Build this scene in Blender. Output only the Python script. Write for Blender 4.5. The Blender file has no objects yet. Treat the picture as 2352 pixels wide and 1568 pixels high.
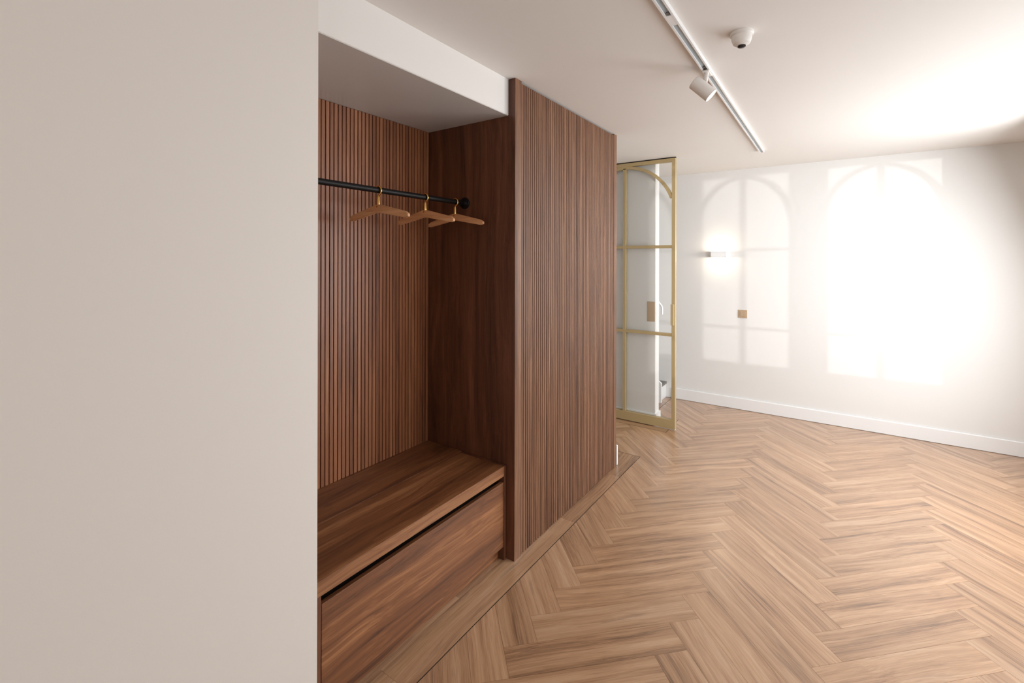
import bpy, bmesh, math, random
from mathutils import Vector, Matrix

random.seed(7)
SC = bpy.context.scene
COL = SC.collection

# ------------------------------------------------------------------ camera
F_PX, YAW, Y_HOR, CAM_Z = 1067.25, 34.795, 593.7, 1.6
cam_d = bpy.data.cameras.new('camera')
cam = bpy.data.objects.new('camera', cam_d)
COL.objects.link(cam)
cam_d.sensor_fit = 'HORIZONTAL'
cam_d.sensor_width = 36.0
cam_d.lens = F_PX * 36.0 / 2352.0
cam_d.shift_y = -(784.0 - Y_HOR) / 2352.0
cam_d.clip_start = 0.02
cam.location = (0, 0, CAM_Z)
cam.rotation_euler = (math.radians(90), math.radians(-0.12), math.radians(YAW))
SC.camera = cam

# ------------------------------------------------------------------ view / world
vs = SC.view_settings
vs.view_transform = 'Standard'
vs.look = 'None'
vs.gamma = 1.0
vs.use_curve_mapping = False
vs.exposure = 0.0

world = bpy.data.worlds.new('world')
SC.world = world
world.use_nodes = True
bgn = world.node_tree.nodes['Background']
bgn.inputs[0].default_value = (0.80, 0.90, 1.0, 1)
bgn.inputs[1].default_value = 1.0

# room constants (metres): camera stands at x=0, y=0, looks up the hall (+y)
H = 2.5555
X_SLAT, X_BACK, X_BULK, X_BENCH = -1.386, -2.018, -1.4312, -1.437
Y_NICHE0, Y_PANEL, Y_END = 0.884, 2.0232, 3.41
Z_BULK, Z_BENCH = 2.3654, 0.50
Y_FAR, Y_REAR, X_RIGHT = 5.457, -3.0, 1.5
WALL_END_X, Y_PART = -1.427, 4.481
WIN_Y = [(1.04, 2.08), (2.32, 3.36), (3.60, 4.64)]
WIN_SILL, WIN_TOP = 0.48, 2.52

def light(name, kind, loc, energy, color, rot=None, direction=None, **kw):
    d = bpy.data.lights.new(name, kind)
    d.energy = energy
    d.color = color
    for k, v in kw.items():
        setattr(d, k, v)
    o = bpy.data.objects.new(name, d)
    COL.objects.link(o)
    o.location = loc
    if direction is not None:
        o.rotation_euler = Vector(direction).to_track_quat('-Z', 'Y').to_euler()
    if rot is not None:
        o.rotation_euler = rot
    return o

# low sun entering through the arched windows of the right wall
light('sun', 'SUN', (4, 0, 1.6), 0.8, (1.0, 0.98, 0.95), direction=(-0.9, 1.0, -0.006), angle=math.radians(0.7))
# daylight in each window opening
DAY = (0.93, 0.97, 1.0)
for i, (a, b) in enumerate(WIN_Y):
    light('window_daylight', 'AREA', (X_RIGHT - 0.03, (a + b) / 2, 1.45), (14, 29, 70)[i], DAY,
          direction=(-1, 0, -0.35), shape='RECTANGLE', size=1.0, size_y=1.9)
light('rear_warm_fill', 'AREA', (-0.1, Y_REAR + 0.06, 1.25), 26, (1.0, 0.89, 0.78),
      direction=(0, 1, 0), shape='RECTANGLE', size=2.2, size_y=2.2)  # unseen fill behind the camera, tinted warm to stand in for track lamps

# ------------------------------------------------------------------ materials
def srgb(r, g, b):
    def c(v):
        v /= 255.0
        return v / 12.92 if v <= 0.04045 else ((v + 0.055) / 1.055) ** 2.4
    return (c(r), c(g), c(b), 1.0)

class NT:
    def __init__(self, name):
        self.m = bpy.data.materials.new(name)
        self.m.use_nodes = True
        self.t = self.m.node_tree
        self.b = self.t.nodes['Principled BSDF']
        self.out = self.t.nodes['Material Output']
    def n(self, typ, **kw):
        nd = self.t.nodes.new(typ)
        for k, v in kw.items():
            setattr(nd, k, v)
        return nd
    def l(self, a, b):
        self.t.links.new(a, b)
    def math(self, op, a, b):
        nd = self.n('ShaderNodeMath', operation=op)
        for i, v in enumerate((a, b)):
            if isinstance(v, (int, float)):
                nd.inputs[i].default_value = v
            else:
                self.l(v, nd.inputs[i])
        return nd.outputs[0]
    def ramp(self, fac, stops):
        nd = self.n('ShaderNodeValToRGB')
        el = nd.color_ramp.elements
        while len(el) < len(stops):
            el.new(0.5)
        for e, (p, c) in zip(el, stops):
            e.position = p
            e.color = c
        self.l(fac, nd.inputs[0])
        return nd.outputs[0]

def plain(name, rgb, rough=0.5, metal=0.0, spec=0.5, bump=0.0, bscale=300.0):
    t = NT(name)
    t.b.inputs['Base Color'].default_value = rgb
    t.b.inputs['Roughness'].default_value = rough
    t.b.inputs['Metallic'].default_value = metal
    t.b.inputs['Specular IOR Level'].default_value = spec
    if bump:
        tc = t.n('ShaderNodeTexCoord')
        no = t.n('ShaderNodeTexNoise')
        no.inputs['Scale'].default_value = bscale
        no.inputs['Detail'].default_value = 3
        t.l(tc.outputs['Object'], no.inputs['Vector'])
        bp = t.n('ShaderNodeBump')
        bp.inputs['Strength'].default_value = bump
        bp.inputs['Distance'].default_value = 0.002
        t.l(no.outputs['Fac'], bp.inputs['Height'])
        t.l(bp.outputs[0], t.b.inputs['Normal'])
    return t.m

def wood(name, axis, stops, rough=0.42, figure=1.0, across=26.0, along=0.9, vary=0.25, spec=0.4,
         pores=0.25, coat=0.0, streak=0.0, streak_col=None, fine=0.35):
    """Grain running along one local axis; every piece takes its own cut and tone."""
    t = NT(name)
    tc = t.n('ShaderNodeTexCoord')
    oi = t.n('ShaderNodeObjectInfo')
    def vec(op, a, b):
        nd = t.n('ShaderNodeVectorMath', operation=op)
        for i, v in enumerate((a, b)):
            if op == 'SCALE' and i == 1:
                if isinstance(v, (int, float)):
                    nd.inputs['Scale'].default_value = v
                else:
                    t.l(v, nd.inputs['Scale'])
            elif isinstance(v, tuple):
                nd.inputs[i].default_value = v
            else:
                t.l(v, nd.inputs[i])
        return nd.outputs[0]
    def noise(src, sc_across, sc_along, detail=3.0, rough_=0.55):
        mp = t.n('ShaderNodeMapping')
        v = [sc_across] * 3
        v[axis] = sc_along
        mp.inputs['Scale'].default_value = v
        t.l(src, mp.inputs['Vector'])
        no = t.n('ShaderNodeTexNoise')
        no.inputs['Scale'].default_value = 1.0
        no.inputs['Detail'].default_value = detail
        no.inputs['Roughness'].default_value = rough_
        t.l(mp.outputs[0], no.inputs['Vector'])
        return no
    p0 = vec('ADD', tc.outputs['Object'], vec('SCALE', (37.1, 53.7, 91.3), oi.outputs['Random']))
    warp = noise(p0, 4.0, 1.3, 2.0)
    p1 = vec('ADD', p0, vec('SCALE', warp.outputs['Color'], 0.07 * figure))
    broad = noise(p1, across * 0.45, along * 0.5, 3.0)
    mid = noise(p1, across * 1.7, along * 1.1, 6.0, 0.66)
    finen = noise(p1, across * 7.0, along * 3.0, 3.0, 0.6)
    fac = t.math('ADD', t.math('MULTIPLY', broad.outputs['Fac'], 0.55 - fine * 0.3),
                 t.math('ADD', t.math('MULTIPLY', mid.outputs['Fac'], 0.45 - fine * 0.3),
                        t.math('MULTIPLY', finen.outputs['Fac'], fine * 0.6)))
    col = t.ramp(fac, stops)
    if streak:
        st = noise(p1, across * 0.8, along * 1.6, 5.0, 0.65)
        sm = t.n('ShaderNodeMapRange')
        sm.inputs['From Min'].default_value = 0.58
        sm.inputs['From Max'].default_value = 0.74
        t.l(st.outputs['Fac'], sm.inputs['Value'])
        mx = t.n('ShaderNodeMix', data_type='RGBA')
        t.l(t.math('MULTIPLY', sm.outputs[0], streak), mx.inputs[0])
        t.l(col, mx.inputs[6])
        mx.inputs[7].default_value = streak_col
        col = mx.outputs[2]
    pn = noise(p0, 420.0, 14.0, 2.0)
    po = t.math('ADD', 1.0 - pores * 0.25, t.math('MULTIPLY', t.math('SUBTRACT', pn.outputs['Fac'], 0.25), pores))
    tone = t.math('ADD', 1.0 - vary * 0.5, t.math('MULTIPLY', oi.outputs['Random'], vary))
    hsv = t.n('ShaderNodeHueSaturation')
    t.l(col, hsv.inputs['Color'])
    t.l(t.math('MULTIPLY', po, tone), hsv.inputs['Value'])
    t.l(hsv.outputs[0], t.b.inputs['Base Color'])
    t.b.inputs['Roughness'].default_value = rough
    t.b.inputs['Specular IOR Level'].default_value = spec
    t.b.inputs['Coat Weight'].default_value = coat
    t.b.inputs['Coat Roughness'].default_value = 0.24
    bp = t.n('ShaderNodeBump')
    bp.inputs['Strength'].default_value = 0.12
    bp.inputs['Distance'].default_value = 0.001
    t.l(pn.outputs['Fac'], bp.inputs['Height'])
    t.l(bp.outputs[0], t.b.inputs['Normal'])
    return t.m

WAL = [(0.38, srgb(66, 37, 21)), (0.46, srgb(104, 63, 37)), (0.54, srgb(124, 78, 47)), (0.63, srgb(160, 110, 72))]
WAL_B = [(0.37, srgb(88, 50, 30)), (0.46, srgb(130, 79, 48)), (0.54, srgb(150, 94, 60)), (0.64, srgb(176, 120, 82))]
WAL_F = [(0.37, srgb(70, 43, 30)), (0.46, srgb(106, 71, 50)), (0.54, srgb(126, 88, 64)), (0.64, srgb(158, 117, 88))]  # greyer walnut: daylight sheen on the front slats put into the colour
WAL_D = [(0.34, srgb(58, 32, 21)), (0.46, srgb(84, 49, 32)), (0.54, srgb(100, 60, 40)), (0.66, srgb(124, 80, 55))]
OAK = [(0.37, srgb(118, 86, 62)), (0.46, srgb(162, 123, 91)), (0.54, srgb(181, 142, 108)), (0.64, srgb(194, 160, 130))]
HANG = [(0.34, srgb(176, 122, 82)), (0.5, srgb(206, 152, 108)), (0.66, srgb(220, 172, 130))]

M = {}
DK = srgb(58, 34, 24)
M['walnut_z'] = wood('walnut_upright', 2, WAL, vary=0.22, figure=0.9, streak=0.45, streak_col=DK, spec=0.5)
M['walnut_back'] = wood('walnut_niche_slats', 2, WAL_B, vary=0.20, figure=0.9, streak=0.35, streak_col=DK, spec=0.5)
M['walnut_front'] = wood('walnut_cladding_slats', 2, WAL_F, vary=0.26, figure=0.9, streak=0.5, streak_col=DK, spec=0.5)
M['walnut_y'] = wood('walnut_lengthwise', 1, WAL, vary=0.14, figure=1.5, along=0.55, streak=0.75, streak_col=DK, spec=0.5)
M['walnut_panel'] = wood('walnut_panel', 2, WAL_D, vary=0.05, figure=1.6, streak=0.5, streak_col=DK)
M['groove'] = plain('groove_backing', srgb(26, 15, 11), 0.9)
M['oak_x'] = wood('oak_floor', 0, OAK, rough=0.34, coat=0.85, vary=0.16, figure=1.1, across=38, along=1.3, pores=0.4, spec=0.5, streak=0.6, streak_col=srgb(104, 78, 62))
M['hanger'] = wood('hanger_oak', 0, HANG, rough=0.5, vary=0.1, figure=0.5, across=60, along=3)
M['paint'] = plain('wall_paint', (0.80, 0.765, 0.733, 1), 0.75, bump=0.05)
M['paint_far'] = plain('far_wall_paint', (0.80, 0.79, 0.775, 1), 0.7, bump=0.05)
M['cream'] = plain('cream_paint', (0.745, 0.69, 0.64, 1), 0.75, bump=0.05)
M['soffit'] = plain('soffit_satin', (0.62, 0.59, 0.56, 1), 0.22)  # satin paint, with the shade of the underside worked into its grey
M['ceil'] = plain('ceiling_paint', (0.80, 0.765, 0.73, 1), 0.85)
M['white'] = plain('white_lacquer', (0.86, 0.86, 0.86, 1), 0.35)
M['dark'] = plain('dark_joint', srgb(24, 17, 13), 0.8)
M['black'] = plain('black_metal', srgb(20, 17, 16), 0.45, spec=0.22)
M['brass'] = plain('polished_brass', srgb(226, 180, 104), 0.24, metal=1.0)
M['champ'] = plain('champagne_powdercoat', srgb(188, 166, 122), 0.40, metal=0.12)
M['tan'] = plain('tan_lacquer', srgb(188, 162, 134), 0.5)
M['spot'] = plain('spot_white', (0.78, 0.74, 0.70, 1), 0.45)
M['track'] = plain('track_white', (0.82, 0.81, 0.80, 1), 0.4)
M['trackin'] = plain('track_channel', srgb(162, 172, 178), 0.4)
M['steel'] = plain('contact_metal', srgb(110, 104, 98), 0.3, metal=0.8)
M['tread'] = plain('stair_tread_grey', srgb(120, 116, 112), 0.6)
M['lens'] = plain('dark_lens', srgb(24, 24, 24), 0.15)
M['subfloor'] = plain('floor_joint', srgb(92, 66, 46), 0.9)

def emit(name, rgb, s):
    t = NT(name)
    t.b.inputs['Base Color'].default_value = rgb
    t.b.inputs['Emission Color'].default_value = rgb
    t.b.inputs['Emission Strength'].default_value = s
    return t.m
M['lamp'] = emit('lamp_face', (1.0, 0.93, 0.84, 1), 6.0)
M['bulb'] = emit('bulb', (1.0, 0.86, 0.68, 1), 8.0)

def glass():
    t = NT('clear_glass')
    t.t.nodes.remove(t.b)
    tr = t.n('ShaderNodeBsdfTransparent')
    tr.inputs[0].default_value = (0.985, 0.99, 0.988, 1)
    gl = t.n('ShaderNodeBsdfGlossy')
    gl.inputs['Roughness'].default_value = 0.0
    fr = t.n('ShaderNodeFresnel')
    ge = t.n('ShaderNodeNewGeometry')
    ior = t.math('ADD', 1.45, t.math('MULTIPLY', ge.outputs['Backfacing'], 1 / 1.45 - 1.45))
    t.l(ior, fr.inputs[0])
    mx = t.n('ShaderNodeMixShader')
    t.l(fr.outputs[0], mx.inputs[0])
    t.l(tr.outputs[0], mx.inputs[1])
    t.l(gl.outputs[0], mx.inputs[2])
    t.l(mx.outputs[0], t.out.inputs[0])
    return t.m
M['glass'] = glass()

# ------------------------------------------------------------------ mesh helpers
def mesh_obj(name, bm, mat, parent=None, loc=(0, 0, 0), smooth=False):
    me = bpy.data.meshes.new(name)
    bmesh.ops.recalc_face_normals(bm, faces=bm.faces)
    bm.to_mesh(me)
    bm.free()
    if smooth:
        for p in me.polygons:
            p.use_smooth = True
    me.materials.append(mat)
    o = bpy.data.objects.new(name, me)
    COL.objects.link(o)
    o.location = loc
    if parent is not None:
        o.parent = parent
        o.location = Vector(loc) - wloc(parent)
    return o

def wloc(o):
    v = Vector(o.location)
    while o.parent is not None:
        o = o.parent
        v += Vector(o.location)
    return v

def box_bm(sx, sy, sz, bevel=0.0, seg=1):
    bm = bmesh.new()
    bmesh.ops.create_cube(bm, size=1.0)
    bmesh.ops.scale(bm, vec=(sx, sy, sz), verts=bm.verts)
    if bevel:
        bmesh.ops.bevel(bm, geom=list(bm.edges), offset=bevel, segments=seg, affect='EDGES')
    return bm

def box(name, x0, x1, y0, y1, z0, z1, mat, parent=None, bevel=0.0, seg=1):
    return mesh_obj(name, box_bm(x1 - x0, y1 - y0, z1 - z0, bevel, seg), M[mat], parent,
                    ((x0 + x1) / 2, (y0 + y1) / 2, (z0 + z1) / 2))

def prism_bm(pts, axis, t0, t1, bevel=0.0):
    """Closed outline in the plane normal to `axis`, extruded from t0 to t1."""
    def v3(a, b, t):
        return {0: (t, a, b), 1: (a, t, b), 2: (a, b, t)}[axis]
    bm = bmesh.new()
    vs_ = [bm.verts.new(v3(a, b, t0)) for a, b in pts]
    f = bm.faces.new(vs_)
    r = bmesh.ops.extrude_face_region(bm, geom=[f])
    d = {0: (t1 - t0, 0, 0), 1: (0, t1 - t0, 0), 2: (0, 0, t1 - t0)}[axis]
    bmesh.ops.translate(bm, vec=d, verts=[e for e in r['geom'] if isinstance(e, bmesh.types.BMVert)])
    if bevel:
        bmesh.ops.bevel(bm, geom=list(bm.edges), offset=bevel, segments=2, affect='EDGES', clamp_overlap=True)
    return bm

def tube_bm(path, rad, seg=16, closed_ends=True):
    """Round bar swept along a path of points; rad a number or a list."""
    bm = bmesh.new()
    pts = [Vector(p) for p in path]
    rings = []
    up = None
    for i, p in enumerate(pts):
        t = (pts[min(i + 1, len(pts) - 1)] - pts[max(i - 1, 0)]).normalized()
        if up is None:
            up = Vector((0, 0, 1)) if abs(t.z) < 0.9 else Vector((0, 1, 0))
        a = t.cross(up).normalized()
        up = a.cross(t).normalized()
        r = rad[i] if isinstance(rad, (list, tuple)) else rad
        rings.append([bm.verts.new(p + a * math.cos(2 * math.pi * k / seg) * r + up * math.sin(2 * math.pi * k / seg) * r)
                      for k in range(seg)])
    for A, B in zip(rings, rings[1:]):
        for k in range(seg):
            bm.faces.new((A[k], A[(k + 1) % seg], B[(k + 1) % seg], B[k]))
    if closed_ends:
        bm.faces.new(rings[0])
        bm.faces.new(rings[-1])
    return bm

def lathe_bm(prof, seg=32):
    """Profile of (radius, height) spun about z."""
    bm = bmesh.new()
    rings = []
    for r, z in prof:
        if r < 1e-6:
            rings.append([bm.verts.new((0, 0, z))])
        else:
            rings.append([bm.verts.new((r * math.cos(2 * math.pi * k / seg), r * math.sin(2 * math.pi * k / seg), z))
                          for k in range(seg)])
    for A, B in zip(rings, rings[1:]):
        for k in range(seg):
            k2 = (k + 1) % seg
            if len(A) == 1 and len(B) > 1:
                bm.faces.new((A[0], B[k2], B[k]))
            elif len(B) == 1 and len(A) > 1:
                bm.faces.new((A[k], A[k2], B[0]))
            elif len(A) > 1:
                bm.faces.new((A[k], A[k2], B[k2], B[k]))
    return bm

def auto_smooth(o, deg=35):
    me = o.data
    bm = bmesh.new()
    bm.from_mesh(me)
    for f in bm.faces:
        f.smooth = True
    for e in bm.edges:
        if len(e.link_faces) == 2:
            e.smooth = e.calc_face_angle(0) < math.radians(deg)
    bm.to_mesh(me)
    bm.free()
    return o

def thing(name, label, cat, loc, group=None):
    o = bpy.data.objects.new(name, None)
    o.empty_display_size = 0.05
    COL.objects.link(o)
    o.location = loc
    return tag(o, label, cat, group)

def tag(o, label, cat, group=None):
    o['label'] = label
    o['category'] = cat
    if group:
        o['group'] = group
    return o

def struct(o, label=None):
    o['kind'] = 'structure'
    if label:
        o['label'] = label
    return o

def copy_part(src, parent, world_loc, name=None):
    c = src.copy()
    COL.objects.link(c)
    c.parent = parent
    c.location = Vector(world_loc) - wloc(parent)
    return c

# ------------------------------------------------------------------ room shell
T = 0.12
struct(box('ceiling', -3.2, X_RIGHT + T, Y_REAR - T, Y_FAR + T, H, H + 0.12, 'ceil'), 'smooth plastered off-white hall ceiling')
struct(box('wall_left', X_BACK - 0.6, X_SLAT, Y_REAR - T, Y_NICHE0, 0.0, H, 'cream'), 'plain cream wall before the coat niche')
struct(box('wall_niche_back', X_BACK - 0.6, X_BACK - 0.035, Y_NICHE0, Y_PANEL, 0.0, Z_BULK, 'paint'), 'wall behind the slatted niche lining')
struct(box('wall_bulkhead', X_BACK - 0.6, X_BULK, Y_NICHE0, Y_PANEL, Z_BULK, H, 'paint'), 'white dropped bulkhead above the coat niche')
struct(box('trim_1', X_BACK, X_BULK - 0.001, Y_NICHE0 + 0.001, Y_PANEL - 0.001, Z_BULK - 0.004, Z_BULK, 'soffit'), 'satin soffit panel over the coat niche, greyed to stand in for shade')
struct(box('wall_block', X_BACK - 0.6, X_SLAT - 0.045, Y_PANEL + 0.06, Y_END + 0.012, 0.0, H, 'paint'), 'wall block carrying the slatted cladding')
struct(box('wall_side', -3.2, -3.08, Y_END, Y_FAR, 0.0, H, 'paint'), 'side wall of the passage behind the glass door')
struct(box('wall_side_return', -3.2, X_BACK - 0.6, Y_REAR, Y_END + 0.012, 0.0, H, 'paint'), 'wall return beside the block')
struct(box('wall_far', -3.2, X_RIGHT + T, Y_FAR, Y_FAR + T, 0.0, H, 'paint_far'), 'bright white far wall with the up-and-down lamp')
struct(box('wall_partition', -3.08, WALL_END_X, Y_PART, Y_PART + 0.119, 0.0, H, 'paint_far'), 'white partition wall behind the glass door')

# right wall with three arched windows
def right_wall():
    bm = bmesh.new()
    x0, x1 = X_RIGHT, X_RIGHT + T
    def add(b):
        me = bpy.data.meshes.new('tmp')
        b.to_mesh(me)
        b.free()
        bm.from_mesh(me)
        bpy.data.meshes.remove(me)
    edges = [Y_REAR - T] + [v for w in WIN_Y for v in w] + [Y_FAR]
    for i in range(0, len(edges), 2):
        add(prism_bm([(edges[i], 0), (edges[i + 1], 0), (edges[i + 1], H), (edges[i], H)], 0, x0, x1))
    for a, b in WIN_Y:
        add(prism_bm([(a, 0), (b, 0), (b, WIN_SILL), (a, WIN_SILL)], 0, x0, x1))
        add(prism_bm([(a, WIN_TOP), (b, WIN_TOP), (b, H), (a, H)], 0, x0, x1))
    return mesh_obj('wall_right', bm, M['paint'])
struct(right_wall(), 'white wall with three tall windows with arched bars')

def ring_bm(c, zc, r0, r1, a0, a1, axis, t0, t1, n=28):
    bm = bmesh.new()
    def v3(a, b, t):
        return {0: (t, a, b), 1: (a, t, b)}[axis]
    rows = []
    for k in range(n + 1):
        an = a0 + (a1 - a0) * k / n
        ca, sa = math.cos(an), math.sin(an)
        rows.append([bm.verts.new(v3(c + r * ca, zc + r * sa, t)) for r, t in ((r0, t0), (r1, t0), (r1, t1), (r0, t1))])
    for A, B in zip(rows, rows[1:]):
        for k in range(4):
            bm.faces.new((A[k], A[(k + 1) % 4], B[(k + 1) % 4], B[k]))
    bm.faces.new(rows[0])
    bm.faces.new(rows[-1])
    return bm

for i, (a, b) in enumerate(WIN_Y):
    c, r = (a + b) / 2, (b - a) / 2
    w = bpy.data.objects.new('window_%d' % (i + 1), None)
    COL.objects.link(w)
    w.location = (X_RIGHT + 0.06, c, WIN_SILL)
    struct(w, 'tall window with slim arched bars in the right wall')
    xa, xb = X_RIGHT + 0.03, X_RIGHT + 0.07
    fr_, zt_ = 0.03, WIN_TOP
    box('jamb', xa, xb, a, a + fr_, WIN_SILL, zt_, 'champ', w)
    box('jamb', xa, xb, b - fr_, b, WIN_SILL, zt_, 'champ', w)
    box('rail', xa, xb, a + fr_, b - fr_, WIN_SILL, WIN_SILL + fr_, 'champ', w)
    box('rail', xa, xb, a + fr_, b - fr_, zt_ - fr_, zt_, 'champ', w)
    ra = r - 0.012
    mesh_obj('arch', ring_bm(c, zt_ - 0.025 - ra, ra - 0.032, ra, 0.12, math.pi - 0.12, 0, xa, xb), M['champ'], w)
    box('mullion', xa, xb, c - 0.014, c + 0.014, WIN_SILL + fr_, zt_ - fr_, 'champ', w)
    for z in (0.885, 1.715):
        box('glazing_bar', xa, xb, a + fr_, c - 0.014, z - 0.014, z + 0.014, 'champ', w)
        box('glazing_bar', xa, xb, c + 0.014, b - fr_, z - 0.014, z + 0.014, 'champ', w)
    for p0, p1 in ((a + fr_, c - 0.014), (c + 0.014, b - fr_)):
        for z0, z1 in ((WIN_SILL + fr_, 0.871), (0.899, 1.701), (1.729, zt_ - fr_)):
            box('pane', X_RIGHT + 0.048, X_RIGHT + 0.052, p0, p1, z0, z1, 'glass', w)

# rear wall with one wide window
def rear_wall():
    bm = bmesh.new()
    for (x0, x1, z0, z1) in ((-1.386, -1.25, 0, H), (1.05, X_RIGHT, 0, H), (-1.25, 1.05, 0, 0.1), (-1.25, 1.05, 2.4, H)):
        b = prism_bm([(x0, z0), (x1, z0), (x1, z1), (x0, z1)], 1, Y_REAR - T, Y_REAR)
        me = bpy.data.meshes.new('tmp')
        b.to_mesh(me)
        b.free()
        bm.from_mesh(me)
        bpy.data.meshes.remove(me)
    return mesh_obj('wall_rear', bm, M['paint'])
struct(rear_wall(), 'rear hall wall with a wide window')
w4 = bpy.data.objects.new('window_4', None)
COL.objects.link(w4)
w4.location = (-0.1, Y_REAR - 0.06, 0.1)
struct(w4, 'wide rear window with two panes')
for x in (-1.25, -0.125, 1.0):
    box('jamb', x, x + 0.05, Y_REAR - 0.08, Y_REAR - 0.03, 0.1, 2.4, 'white', w4)
for x in (-1.2, -0.075):
    box('rail', x, x + 1.075, Y_REAR - 0.08, Y_REAR - 0.03, 0.1, 0.15, 'white', w4)
    box('rail', x, x + 1.075, Y_REAR - 0.08, Y_REAR - 0.03, 2.35, 2.4, 'white', w4)
    box('pane', x, x + 1.075, Y_REAR - 0.06, Y_REAR - 0.055, 0.15, 2.35, 'glass', w4)

# baseboards
def baseboard(name, x0, x1, y0, y1, h, lab):
    return struct(box(name, x0, x1, y0, y1, 0.0, h, 'white', bevel=0.004), lab)
baseboard('baseboard_far', -1.545, X_RIGHT, Y_FAR - 0.016, Y_FAR, 0.122, 'tall white baseboard along the far wall')
def part_base():
    bm = prism_bm([(-3.08, Y_PART), (-3.08, Y_PART - 0.014), (WALL_END_X + 0.014, Y_PART - 0.014),
                   (WALL_END_X + 0.014, Y_PART + 0.133), (-3.08, Y_PART + 0.133), (-3.08, Y_PART + 0.119),
                   (WALL_END_X, Y_PART + 0.119), (WALL_END_X, Y_PART)], 2, 0.0, 0.103)
    return struct(mesh_obj('baseboard_partition', bm, M['white']), 'white baseboard wrapping the partition wall end')
part_base()
baseboard('baseboard_block', X_BACK - 0.6, X_SLAT + 0.004, Y_END + 0.012, Y_END + 0.028, 0.155, 'white baseboard end past the slatted wall')

# ------------------------------------------------------------------ floor
floor = struct(box('floor', -3.2, X_RIGHT + T, Y_REAR - T, Y_FAR + T, -0.12, -0.006, 'subfloor'), 'oak herringbone floor')
PW, PL = 0.1445, 0.7385
GAP = 0.0004
BX, BY = -1.2916, 3.679           # dark inlay line beside the slats
CX0, CY0, CY1 = -1.277, 4.335, 4.748  # border round the partition end
DX, DY1 = -1.54, 5.25

def clip(poly, nx, ny, d):
    out = []
    for i, p in enumerate(poly):
        q = poly[(i + 1) % len(poly)]
        a, b = p[0] * nx + p[1] * ny - d, q[0] * nx + q[1] * ny - d
        if a >= 0:
            out.append(p)
        if (a >= 0) != (b >= 0):
            t = a / (a - b)
            out.append((p[0] + (q[0] - p[0]) * t, p[1] + (q[1] - p[1]) * t))
    return out

def area(p):
    return abs(sum(p[i][0] * p[(i + 1) % len(p)][1] - p[(i + 1) % len(p)][0] * p[i][1] for i in range(len(p)))) / 2

LN = 0.0022   # half width of dark inlay
YMAX = Y_FAR - 0.016
# convex cells of the herringbone field
CELLS = [
    [(1, 0, BX + LN), (0, 1, Y_REAR), (0, -1, -(BY)), (-1, 0, -X_RIGHT)],
    [(1, 0, -3.0), (0, 1, BY + LN), (0, -1, -(CY0 - LN)), (-1, 0, -BX - LN)],
    [(1, 0, BX + LN), (0, 1, BY), (0, -1, -(CY0 - LN)), (-1, 0, -X_RIGHT)],
    [(1, 0, CX0 + LN), (0, 1, CY0 - LN), (0, -1, -(CY1 + LN)), (-1, 0, -X_RIGHT)],
    [(1, 0, DX + LN), (0, 1, CY1 + LN), (0, -1, -YMAX), (-1, 0, -X_RIGHT)],
]
def plank_bm(polys):
    bm = bmesh.new()
    for poly in polys:
        top = [bm.verts.new((x, y, 0.0)) for x, y in poly]
        bot = [bm.verts.new((x, y, -0.006)) for x, y in poly]
        bm.faces.new(top)
        n = len(poly)
        for i in range(n):
            bm.faces.new((bot[i], bot[(i + 1) % n], top[(i + 1) % n], top[i]))
    return bm

def herringbone():
    w, L, s = PW, PL, math.sqrt(0.5)
    O = (-1.016, 1.451)
    g = GAP
    rectA = [(g, g), (L - g, g), (L - g, w - g), (g, w - g)]
    whole = None
    n = 0
    for j in range(-4, 6):
        for i in range(-40, 60):
            ta = i * w + j * (L + w)
            tb = i * w + j * (w - L)
            for kind in (0, 1):
                # plank origin and angle in (a,b) frame
                if kind == 0:
                    oa, ob, ang = ta, tb, math.pi / 4
                else:
                    oa, ob, ang = ta, tb, 3 * math.pi / 4   # local x runs along b, local y along -a
                ox, oy = O[0] + s * (oa - ob), O[1] + s * (oa + ob)
                ca, sa = math.cos(ang), math.sin(ang)
                P = [(ox + ca * x - sa * y, oy + sa * x + ca * y) for x, y in rectA]
                cx_, cy_ = sum(p[0] for p in P) / 4, sum(p[1] for p in P) / 4
                if not (-3.4 < cx_ < 2.0 and 0.0 < cy_ < 6.0):
                    continue
                # only the part of the field the photograph can show
                if cx_ > 0.75 + 0.12 * cy_ or (cx_ > 0.25 + 0.23 * cy_):
                    continue
                if cx_ < -2.7:
                    continue
                pieces = []
                for cell in CELLS:
                    q = P
                    for (nx, ny, d) in cell:
                        q = clip(q, nx, ny, d)
                        if len(q) < 3:
                            break
                    if len(q) >= 3 and area(q) > 2e-5:
                        pieces.append(q)
                if not pieces:
                    continue
                tot = sum(area(q) for q in pieces)
                if tot < 0.0006:
                    continue
                full = tot > 0.9995 * area(P)
                if full and whole is not None:
                    o = whole.copy()
                    COL.objects.link(o)
                    o.parent = floor
                else:
                    if full:
                        loc = [rectA]
                    else:
                        loc = [[((x - ox) * ca + (y - oy) * sa, -(x - ox) * sa + (y - oy) * ca) for x, y in q] for q in pieces]
                    o = mesh_obj('plank', plank_bm(loc), M['oak_x'], floor)
                    if full:
                        whole = o
                o.location = Vector((ox, oy, 0)) - wloc(floor)
                o.rotation_euler = (0, 0, ang)
                n += 1
    return n
N_PLANK = herringbone()

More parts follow.
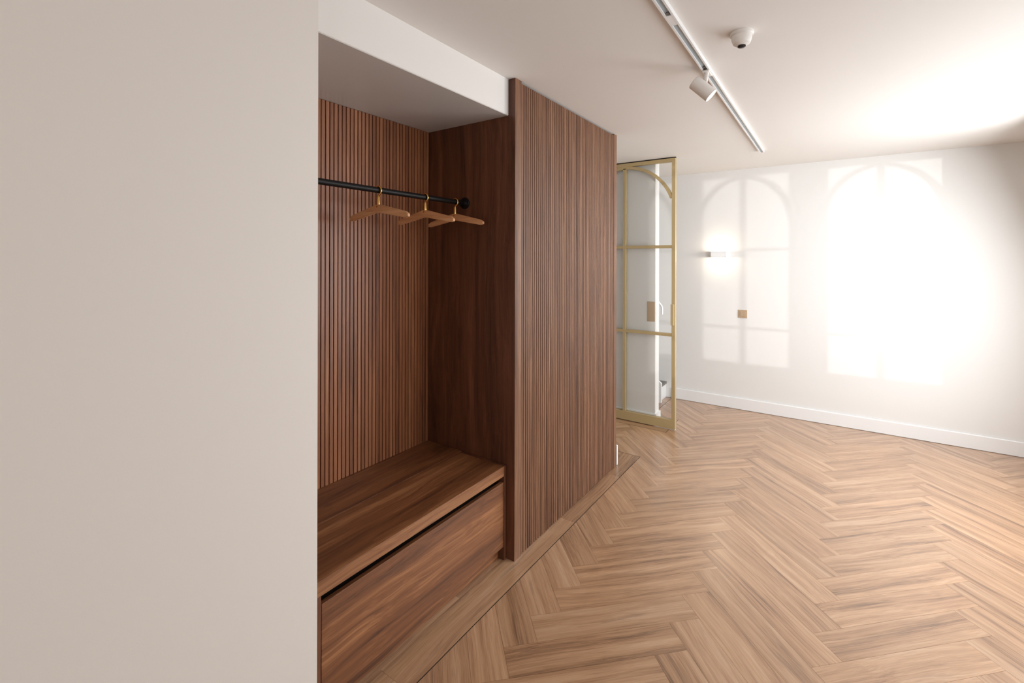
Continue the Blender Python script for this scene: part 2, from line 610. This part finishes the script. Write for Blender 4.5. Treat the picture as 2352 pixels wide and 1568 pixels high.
def border_plank(x0, x1, y0, y1, along):
    """One straight border board."""
    g = GAP
    L_, W_ = ((x1 - x0), (y1 - y0)) if along == 'x' else ((y1 - y0), (x1 - x0))
    o = mesh_obj('border_plank', plank_bm([[(-L_ / 2 + g, -W_ / 2 + g), (L_ / 2 - g, -W_ / 2 + g), (L_ / 2 - g, W_ / 2 - g), (-L_ / 2 + g, W_ / 2 - g)]]), M['oak_x'], floor)
    o.location = Vector(((x0 + x1) / 2, (y0 + y1) / 2, 0)) - wloc(floor)
    o.rotation_euler = (0, 0, 0 if along == 'x' else math.pi / 2)
    return o
ys = [-0.37, 0.36, 1.194, 2.534, 3.255, BY - LN]
for a, b in zip(ys, ys[1:]):
    border_plank(-1.4495, BX - LN, a, b, 'y')
ys = [0.2, 0.93, 1.66, 2.02]
for a, b in zip(ys, ys[1:]):
    border_plank(-1.60, -1.4495, a, b, 'y')
for a, b in ((-1.90, -1.4495), (-2.6, -1.90)):
    border_plank(a, b, 3.425, BY - LN, 'x')
xs_ = [-3.0, -2.55, -1.82, CX0 - LN]
for a, b in zip(xs_, xs_[1:]):
    border_plank(a, b, CY0 + LN, Y_PART, 'x')
border_plank(WALL_END_X, CX0 - LN, Y_PART, CY1 - LN, 'y')
border_plank(-2.2, WALL_END_X, Y_PART + 0.119, CY1 - LN, 'x')
border_plank(-1.70, DX - LN, CY1, 5.25, 'y')
border_plank(-2.0, DX - LN, 5.25, YMAX, 'x')
def inlay(x0, x1, y0, y1):
    box('inlay_strip', x0, x1, y0, y1, -0.006, -0.0006, 'dark', floor)
inlay(BX - LN, BX + LN, -0.4, BY + LN)
inlay(-2.6, BX - LN, BY - LN, BY + LN)
inlay(-3.0, CX0 + LN, CY0 - LN, CY0 + LN)
inlay(CX0 - LN, CX0 + LN, CY0 + LN, CY1 + LN)
inlay(-1.9, CX0 - LN, CY1 - LN, CY1 + LN)
inlay(DX - LN, DX + LN, CY1 + LN, DY1)

# ------------------------------------------------------------------ slatted panels
def slat_panel(name, label, x_face, y0, y1, z0, z1, pitch, slat_w, depth, mat='walnut_z'):
    t = thing(name, label, 'wall panel', (x_face - depth, (y0 + y1) / 2, z0))
    box('backing_board', x_face - depth - 0.012, x_face - depth, y0, y1, z0, z1, 'groove', t)
    n = int(round((y1 - y0) / pitch))
    p = (y1 - y0) / n
    first = None
    for k in range(n):
        yc = y0 + p * (k + 0.5)
        c = (x_face - depth / 2, yc, (z0 + z1) / 2)
        if first is None:
            first = mesh_obj('slat', box_bm(depth, slat_w, z1 - z0, 0.0016), M[mat], t, c)
        else:
            copy_part(first, t, c)
    return t

slat_panel('slatted_wall_panel', 'walnut slatted lining on the back of the coat niche behind the clothes rail',
           X_BACK, Y_NICHE0 + 0.002, Y_PANEL - 0.001, Z_BENCH, Z_BULK - 0.004, 0.0230, 0.0190, 0.014, 'walnut_back')
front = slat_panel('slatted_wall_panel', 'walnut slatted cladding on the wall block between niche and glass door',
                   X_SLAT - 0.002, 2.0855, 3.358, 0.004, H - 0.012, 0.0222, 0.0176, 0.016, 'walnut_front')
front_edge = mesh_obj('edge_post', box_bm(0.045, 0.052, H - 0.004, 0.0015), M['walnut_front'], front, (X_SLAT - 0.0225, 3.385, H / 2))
sp = thing('niche_side_panel', 'tall flat walnut board closing the right side of the coat niche', 'panel', (-1.7, Y_PANEL + 0.03, 0))
box('board', X_BACK - 0.03, X_SLAT - 0.003, Y_PANEL, Y_PANEL + 0.0605, 0.0, H - 0.001, 'walnut_panel', sp)
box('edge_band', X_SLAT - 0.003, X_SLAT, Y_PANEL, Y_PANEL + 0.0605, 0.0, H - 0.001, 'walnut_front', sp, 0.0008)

# ------------------------------------------------------------------ bench
bench = thing('storage_bench', 'low walnut storage bench with one wide drawer in the coat niche', 'bench', (-1.72, 1.46, 0))
BY0, BY1 = 0.902, 2.0205
def bp_(name, x0, x1, y0, y1, z0, z1, mat='walnut_y', bevel=0.0012):
    return box(name, x0, x1, y0, y1, z0, z1, mat, bench, bevel)
bp_('top_board', -1.7505, X_BENCH, BY0, 2.0, 0.447, Z_BENCH)
bp_('top_board', X_BACK - 0.03, -1.7510, BY0, 2.0205, 0.447, Z_BENCH)
bp_('side_panel', -1.7505, X_BENCH, 2.0003, BY1, 0.0, Z_BENCH - 0.0005, 'walnut_panel')
bp_('side_panel', -2.0, X_BENCH, BY0, 0.932, 0.0, 0.4465, 'walnut_panel')
bp_('drawer_front', X_BENCH - 0.021, X_BENCH - 0.001, 0.9345, 1.9965, 0.0745, 0.4165)
bp_('drawer_body', -1.98, X_BENCH - 0.028, 0.945, 1.985, 0.09, 0.40, 'groove', 0)
bp_('plinth', -1.495, -1.475, 0.9325, 2.0, 0.0, 0.073)

# ------------------------------------------------------------------ clothes rail and hangers
RX, RZ = -1.7324, 1.9146
rail = thing('clothes_rail', 'black round metal clothes rail across the coat niche', 'clothes rail', (RX, Y_PANEL, RZ))
auto_smooth(mesh_obj('tube', tube_bm([(RX, Y_NICHE0 + 0.012, RZ), (RX, Y_PANEL - 0.012, RZ)], 0.0135, 28), M['black'], None)).parent = rail
rail.children[0].location = -Vector(rail.location)
for yy, s in ((Y_PANEL, -1), (Y_NICHE0 + 0.002, 1)):
    fl = auto_smooth(mesh_obj('flange', lathe_bm([(0, 0), (0.033, 0), (0.033, 0.006), (0.031, 0.009), (0.020, 0.011), (0.018, 0.014), (0.018, 0.034), (0, 0.034)], 36), M['black'], rail, (RX, yy, RZ)))
    fl.rotation_euler = (math.radians(90 if s < 0 else -90), 0, 0)

def hanger_body_bm(span, thick):
    """V-shaped arms with rounded tips, outline in x-z, bevelled to a soft section."""
    n = 14
    top, bot = [], []
    for k in range(-n, n + 1):
        u = k / n
        a = abs(u)
        zt = -0.002 - 0.048 * (a - 0.06) if a > 0.06 else -0.0015
        zb = -0.040 - 0.036 * max(0.0, a - 0.05)
        if a > 0.88:                      # rounded end
            e = (a - 0.88) / 0.12
            mid = (zt + zb) / 2
            hgt = (zt - zb) / 2 * math.sqrt(max(0.0, 1 - e * e * 0.80))
            zt, zb = mid + hgt, mid - hgt
        top.append((u * span, zt))
        bot.append((u * span, zb))
    bm = prism_bm(top + bot[::-1], 1, -thick / 2, thick / 2)
    edges = [e for e in bm.edges if abs(e.verts[0].co.y - e.verts[1].co.y) < 1e-6]
    bmesh.ops.bevel(bm, geom=edges, offset=0.003, segments=2, affect='EDGES', clamp_overlap=True)
    return bm

def hanger(label, y, yaw, span=0.205):
    z0 = 1.850   # top of the wooden body
    t = thing('coat_hanger', label, 'hanger', (RX, y, z0), 'wooden hangers on the clothes rail')
    bar = auto_smooth(mesh_obj('shoulder_bar', hanger_body_bm(span, 0.017), M['hanger'], t, (RX, y, z0)))
    auto_smooth(mesh_obj('ferrule', lathe_bm([(0, -0.004), (0.0082, -0.004), (0.0082, 0.034), (0.0074, 0.0355), (0, 0.0355)], 20), M['brass'], t, (RX, y, z0)))
    pin = auto_smooth(mesh_obj('pin', lathe_bm([(0, -0.001), (0.0045, -0.001), (0.0045, 0.001), (0, 0.001)], 16), M['brass'], bar, (RX, y, z0)))
    pin.rotation_euler = (math.radians(90), 0, 0)
    pin.location = (0, -0.0088, -0.012)
    R, rr = 0.0198, 0.0042
    zc = RZ + 0.0135 + rr - R
    path = []
    for k in range(25):
        an = math.radians(165 - (165 + 62) * k / 24)
        path.append((R * math.cos(an), 0, zc - z0 + R * math.sin(an)))
    ex, ez = path[-1][0], path[-1][2]
    path += [(ex * 0.55, 0, ez - 0.0035), (ex * 0.18, 0, ez - 0.007), (0, 0, ez - 0.011), (0, 0, 0.03)]
    auto_smooth(mesh_obj('hook', tube_bm(path, rr, 12), M['brass'], t, (RX, y, z0)), 60)
    t.rotation_euler = (0, 0, math.radians(yaw))
    return t
hanger('oak coat hanger with brass hook hanging nearest to the cream wall', 1.410, 0.0, 0.204)
hanger('oak coat hanger with brass hook in the middle of the three', 1.708, 0.6, 0.198)
hanger('oak coat hanger with brass hook hanging beside the rail end flange', 1.938, 0.5, 0.200)

# ------------------------------------------------------------------ arched glass door
YD = 4.4245
DXR, DXL, DXM = -1.2216, -2.2160, -1.7188
door = thing('glass_door', 'tall champagne steel framed sliding glass door with an arch beside the slatted wall', 'door', (DXM, YD, 0.006))
ya, yb = YD, YD + 0.04
sw = 0.033
ZB0, ZB1, ZT0, ZT1 = 0.006, 0.092, 2.511, 2.5445
st_r = box('stile', DXR - sw, DXR, ya, yb, ZB0, ZT1, 'champ', door, 0.001)
box('stile', DXL, DXL + sw, ya, yb, ZB0, ZT1, 'champ', door, 0.001)
box('top_rail', DXL + sw, DXR - sw, ya, yb, ZT0, ZT1, 'champ', door, 0.001)
box('bottom_rail', DXL + sw, DXR - sw, ya, yb, ZB0, ZB1, 'champ', door, 0.001)
RO = 0.500
ZC = ZT0 + 0.004 - RO
A0 = math.acos(((DXR - sw) - DXM + 0.008) / RO)
mesh_obj('arch', ring_bm(DXM, ZC, RO - 0.029, RO, A0, math.pi - A0, 1, ya + 0.004, yb - 0.004, 48), M['champ'], door)
box('mullion', DXM - 0.015, DXM + 0.015, ya + 0.004, yb - 0.004, ZB1, ZC + RO - 0.02, 'champ', door, 0.001)
for z in (0.8867, 1.7150):
    for a, b in ((DXL + sw, DXM - 0.015), (DXM + 0.015, DXR - sw)):
        box('glazing_bar', a, b, ya + 0.004, yb - 0.004, z - 0.0145, z + 0.0145, 'champ', door, 0.001)
yg0, yg1 = YD + 0.017, YD + 0.023
for a, b, s in ((DXL + sw, DXM - 0.015, -1), (DXM + 0.015, DXR - sw, 1)):
    for z0, z1 in ((ZB1, 0.8722), (0.9012, 1.7005)):
        box('pane', a, b, yg0, yg1, z0, z1, 'glass', door)
    # upper pane under the arch, then the spandrel above it
    r = RO - 0.0145
    xw = (DXR - sw) - DXM
    a_w = math.acos(xw / r)
    arc = [(DXM + s * r * math.cos(a_w + (math.pi / 2 - a_w) * k / 16), ZC + r * math.sin(a_w + (math.pi / 2 - a_w) * k / 16)) for k in range(17)]
    xi, xo = DXM + s * 0.015, DXM + s * xw
    under = [p for p in arc if abs(p[0] - DXM) > 0.016] + [(xi, ZC + math.sqrt(r * r - 0.015 ** 2))]
    mesh_obj('pane', prism_bm([(xi, 1.7295), (xo, 1.7295)] + under, 1, yg0, yg1), M['glass'], door)
    mesh_obj('pane', prism_bm([(xo, ZT0)] + [p for p in arc if abs(p[0] - DXM) > 0.1] + [(DXM + s * 0.1, ZT0)], 1, yg0, yg1), M['glass'], door)
hd = box('edge_handle', DXR - sw - 0.006, DXR - 0.010, ya - 0.012, yb + 0.012, 0.978, 1.176, 'champ', st_r, 0.0015)
box('floor_guide', DXR - 0.20, DXR - 0.002, ya + 0.006, yb - 0.006, 0.0, 0.0055, 'white', door)
box('top_runner', DXL, DXR, ya + 0.012, yb - 0.012, ZT1, H, 'dark', door)

# brass plates
tag(box('latch_plate', -1.503, -1.4275, Y_PART - 0.005, Y_PART, 0.993, 1.186, 'tan', bevel=0.002),
    'tan rectangular latch plate on the partition wall seen through the glass door', 'plate')
sw_ = thing('wall_switch', 'small tan switch plate on the far wall below the lamp', 'switch', (-0.800, Y_FAR - 0.006, 1.018))
cp = box('cover_plate', -0.846, -0.760, Y_FAR - 0.008, Y_FAR, 0.975, 1.061, 'tan', sw_, 0.002)
box('rocker', -0.828, -0.778, Y_FAR - 0.012, Y_FAR - 0.008, 0.992, 1.044, 'tan', cp, 0.001)

# ------------------------------------------------------------------ staircase glimpsed past the partition
stair = thing('staircase', 'white staircase with grey treads rising behind the partition wall', 'staircase', (-2.2, 5.2, 0))
nst, rise, going = 6, 0.18, 0.22
X0S = -1.58
pts = [(X0S, 0.0), (X0S, 0.215)] + [(X0S - 0.03 - going * nst, 0.215 + rise * nst + 0.02), (X0S - 0.03 - going * nst, 0.0)]
mesh_obj('stringer', prism_bm(pts, 1, 5.18, 5.21), M['white'], stair)
for k in range(nst):
    box('riser', X0S - 0.03 - going * k - 0.015, X0S - 0.03 - going * k, 5.21, Y_FAR, rise * k, rise * (k + 1) - 0.025, 'white', stair)
    box('tread', X0S - 0.03 - going * (k + 1) - 0.015, X0S - 0.02 - going * k, 5.21, Y_FAR, rise * (k + 1) - 0.025, rise * (k + 1), 'tread', stair)
auto_smooth(mesh_obj('handrail', tube_bm([(-1.578, 5.2, 0.985), (-1.578, 5.2, 1.05), (-1.583, 5.2, 1.075), (-1.62, 5.2, 1.12), (-2.6, 5.2, 2.0)], 0.011, 12), M['white'], stair))
box('baluster', -2.02, -2.0, 5.19, 5.21, 0.40, 1.45, 'white', stair)

# ------------------------------------------------------------------ lamp on the far wall
lamp = thing('wall_lamp', 'white box up-and-down wall lamp glowing on the far wall', 'wall lamp', (-1.05, Y_FAR, 1.65))
lx0, lx1, ly0, lz0, lz1 = -1.108, -0.955, Y_FAR - 0.075, 1.617, 1.684
box('front_plate', lx0, lx1, ly0, ly0 + 0.004, lz0, lz1, 'white', lamp)
box('side_plate', lx0, lx0 + 0.004, ly0 + 0.004, Y_FAR, lz0, lz1, 'white', lamp)
box('side_plate', lx1 - 0.004, lx1, ly0 + 0.004, Y_FAR, lz0, lz1, 'white', lamp)
box('divider', lx0 + 0.004, lx1 - 0.004, ly0 + 0.004, Y_FAR, 1.648, 1.653, 'white', lamp)
for s in (-1, 1):
    zc = 1.6505 + s * 0.020
    auto_smooth(mesh_obj('bulb', tube_bm([(-1.075, Y_FAR - 0.037, zc), (-0.988, Y_FAR - 0.037, zc)], 0.008, 14), M['bulb'], lamp))
    pl = light('lamp_glow', 'POINT', (-1.0315, Y_FAR - 0.040, 1.6505 + s * 0.032), 2.3, (1.0, 0.80, 0.58), shadow_soft_size=0.012)

# ------------------------------------------------------------------ ceiling track and spotlight
TX = -0.5275
trk = thing('ceiling_track', 'white lighting track running along the ceiling', 'light track', (TX, 2.5, H))
def track_profile():
    w, hh = 0.018, 0.020
    return [(TX - w, H), (TX - w, H - hh), (TX - 0.0105, H - hh), (TX - 0.0105, H - 0.006),
            (TX + 0.0105, H - 0.006), (TX + 0.0105, H - hh), (TX + w, H - hh), (TX + w, H)]
mesh_obj('channel', prism_bm(track_profile(), 1, 0.4, 4.6), M['track'], trk)
box('contact_strip', TX - 0.0103, TX + 0.0103, 0.402, 1.80, H - 0.0125, H - 0.0062, 'trackin', trk)
box('contact_strip', TX - 0.0103, TX + 0.0103, 1.90, 2.415, H - 0.0125, H - 0.0062, 'trackin', trk)
box('contact_strip', TX - 0.0103, TX + 0.0103, 2.53, 4.598, H - 0.0125, H - 0.0062, 'trackin', trk)
box('joint_cover', TX - 0.0102, TX + 0.0102, 1.815, 1.90, H - 0.0195, H - 0.008, 'track', trk)
for y in (1.805, 2.41):
    box('contact_clip', TX - 0.005, TX + 0.005, y - 0.012, y + 0.012, H - 0.017, H - 0.0128, 'steel', trk)
for y in (0.39, 4.6):
    box('end_cap', TX - 0.018, TX + 0.018, y, y + 0.01, H - 0.0205, H, 'track', trk)

spot = thing('track_spotlight', 'off-white cylinder spotlight clipped to the ceiling track', 'spotlight', (TX, 2.47, H - 0.02))
box('adapter', TX - 0.0165, TX + 0.0165, 2.43, 2.515, H - 0.028, H - 0.0202, 'spot', spot, 0.002)
sx, sy, sz = -0.537, 2.45, H - 0.085
auto_smooth(mesh_obj('stem', tube_bm([(TX, 2.455, H - 0.028), (TX, 2.455, H - 0.034), (TX, 2.452, H - 0.040), (TX - 0.004, 2.450, H - 0.072)], [0.012, 0.012, 0.0105, 0.0105], 16), M['spot'], spot), 50)
ax = Vector((0.685, 0.17, -0.70)).normalized()
cc = Vector((-0.5444, 2.45, 2.4502))
body = lathe_bm([(0, -0.056), (0.032, -0.056), (0.0345, -0.0535), (0.0345, 0.056), (0.0325, 0.056), (0.0325, 0.050), (0, 0.050)], 40)
bo = auto_smooth(mesh_obj('body', body, M['spot'], spot, cc))
q = ax.to_track_quat('Z', 'Y')
bo.rotation_euler = q.to_euler()
le = auto_smooth(mesh_obj('lens', lathe_bm([(0, 0.0515), (0.0322, 0.0515), (0.0322, 0.0525), (0, 0.0545)], 36), M['lamp'], spot, cc))
le.rotation_euler = q.to_euler()
kn = auto_smooth(mesh_obj('pivot', lathe_bm([(0, -0.008), (0.010, -0.008), (0.011, 0), (0.010, 0.008), (0, 0.008)], 18), M['spot'], spot, (TX - 0.004, 2.450, H - 0.072)))
kn.rotation_euler = (0, math.radians(90), 0)
light('spot_beam', 'SPOT', cc + ax * 0.062, 26, (1.0, 0.86, 0.70), direction=ax, spot_size=math.radians(60), spot_blend=0.6, shadow_soft_size=0.028)

# ceiling fitting cut by the photograph's edge
cs = thing('ceiling_sensor', 'small round white ceiling sensor with a dark lens right of the track', 'sensor', (-0.3250, 2.165, H))
s0 = auto_smooth(mesh_obj('mount', lathe_bm([(0, 0), (0.046, 0), (0.046, -0.010), (0.042, -0.014), (0, -0.014)], 32), M['spot'], cs, (-0.325, 2.165, H)))
s1 = auto_smooth(mesh_obj('dome', lathe_bm([(0.040, -0.014), (0.039, -0.030), (0.033, -0.046), (0.020, -0.054), (0, -0.056)], 32), M['spot'], cs, (-0.325, 2.165, H)))
s2 = auto_smooth(mesh_obj('lens', lathe_bm([(0.0, -0.050), (0.016, -0.050), (0.016, -0.059), (0.010, -0.063), (0, -0.064)], 24), M['lens'], s1, (-0.325, 2.165, H)))
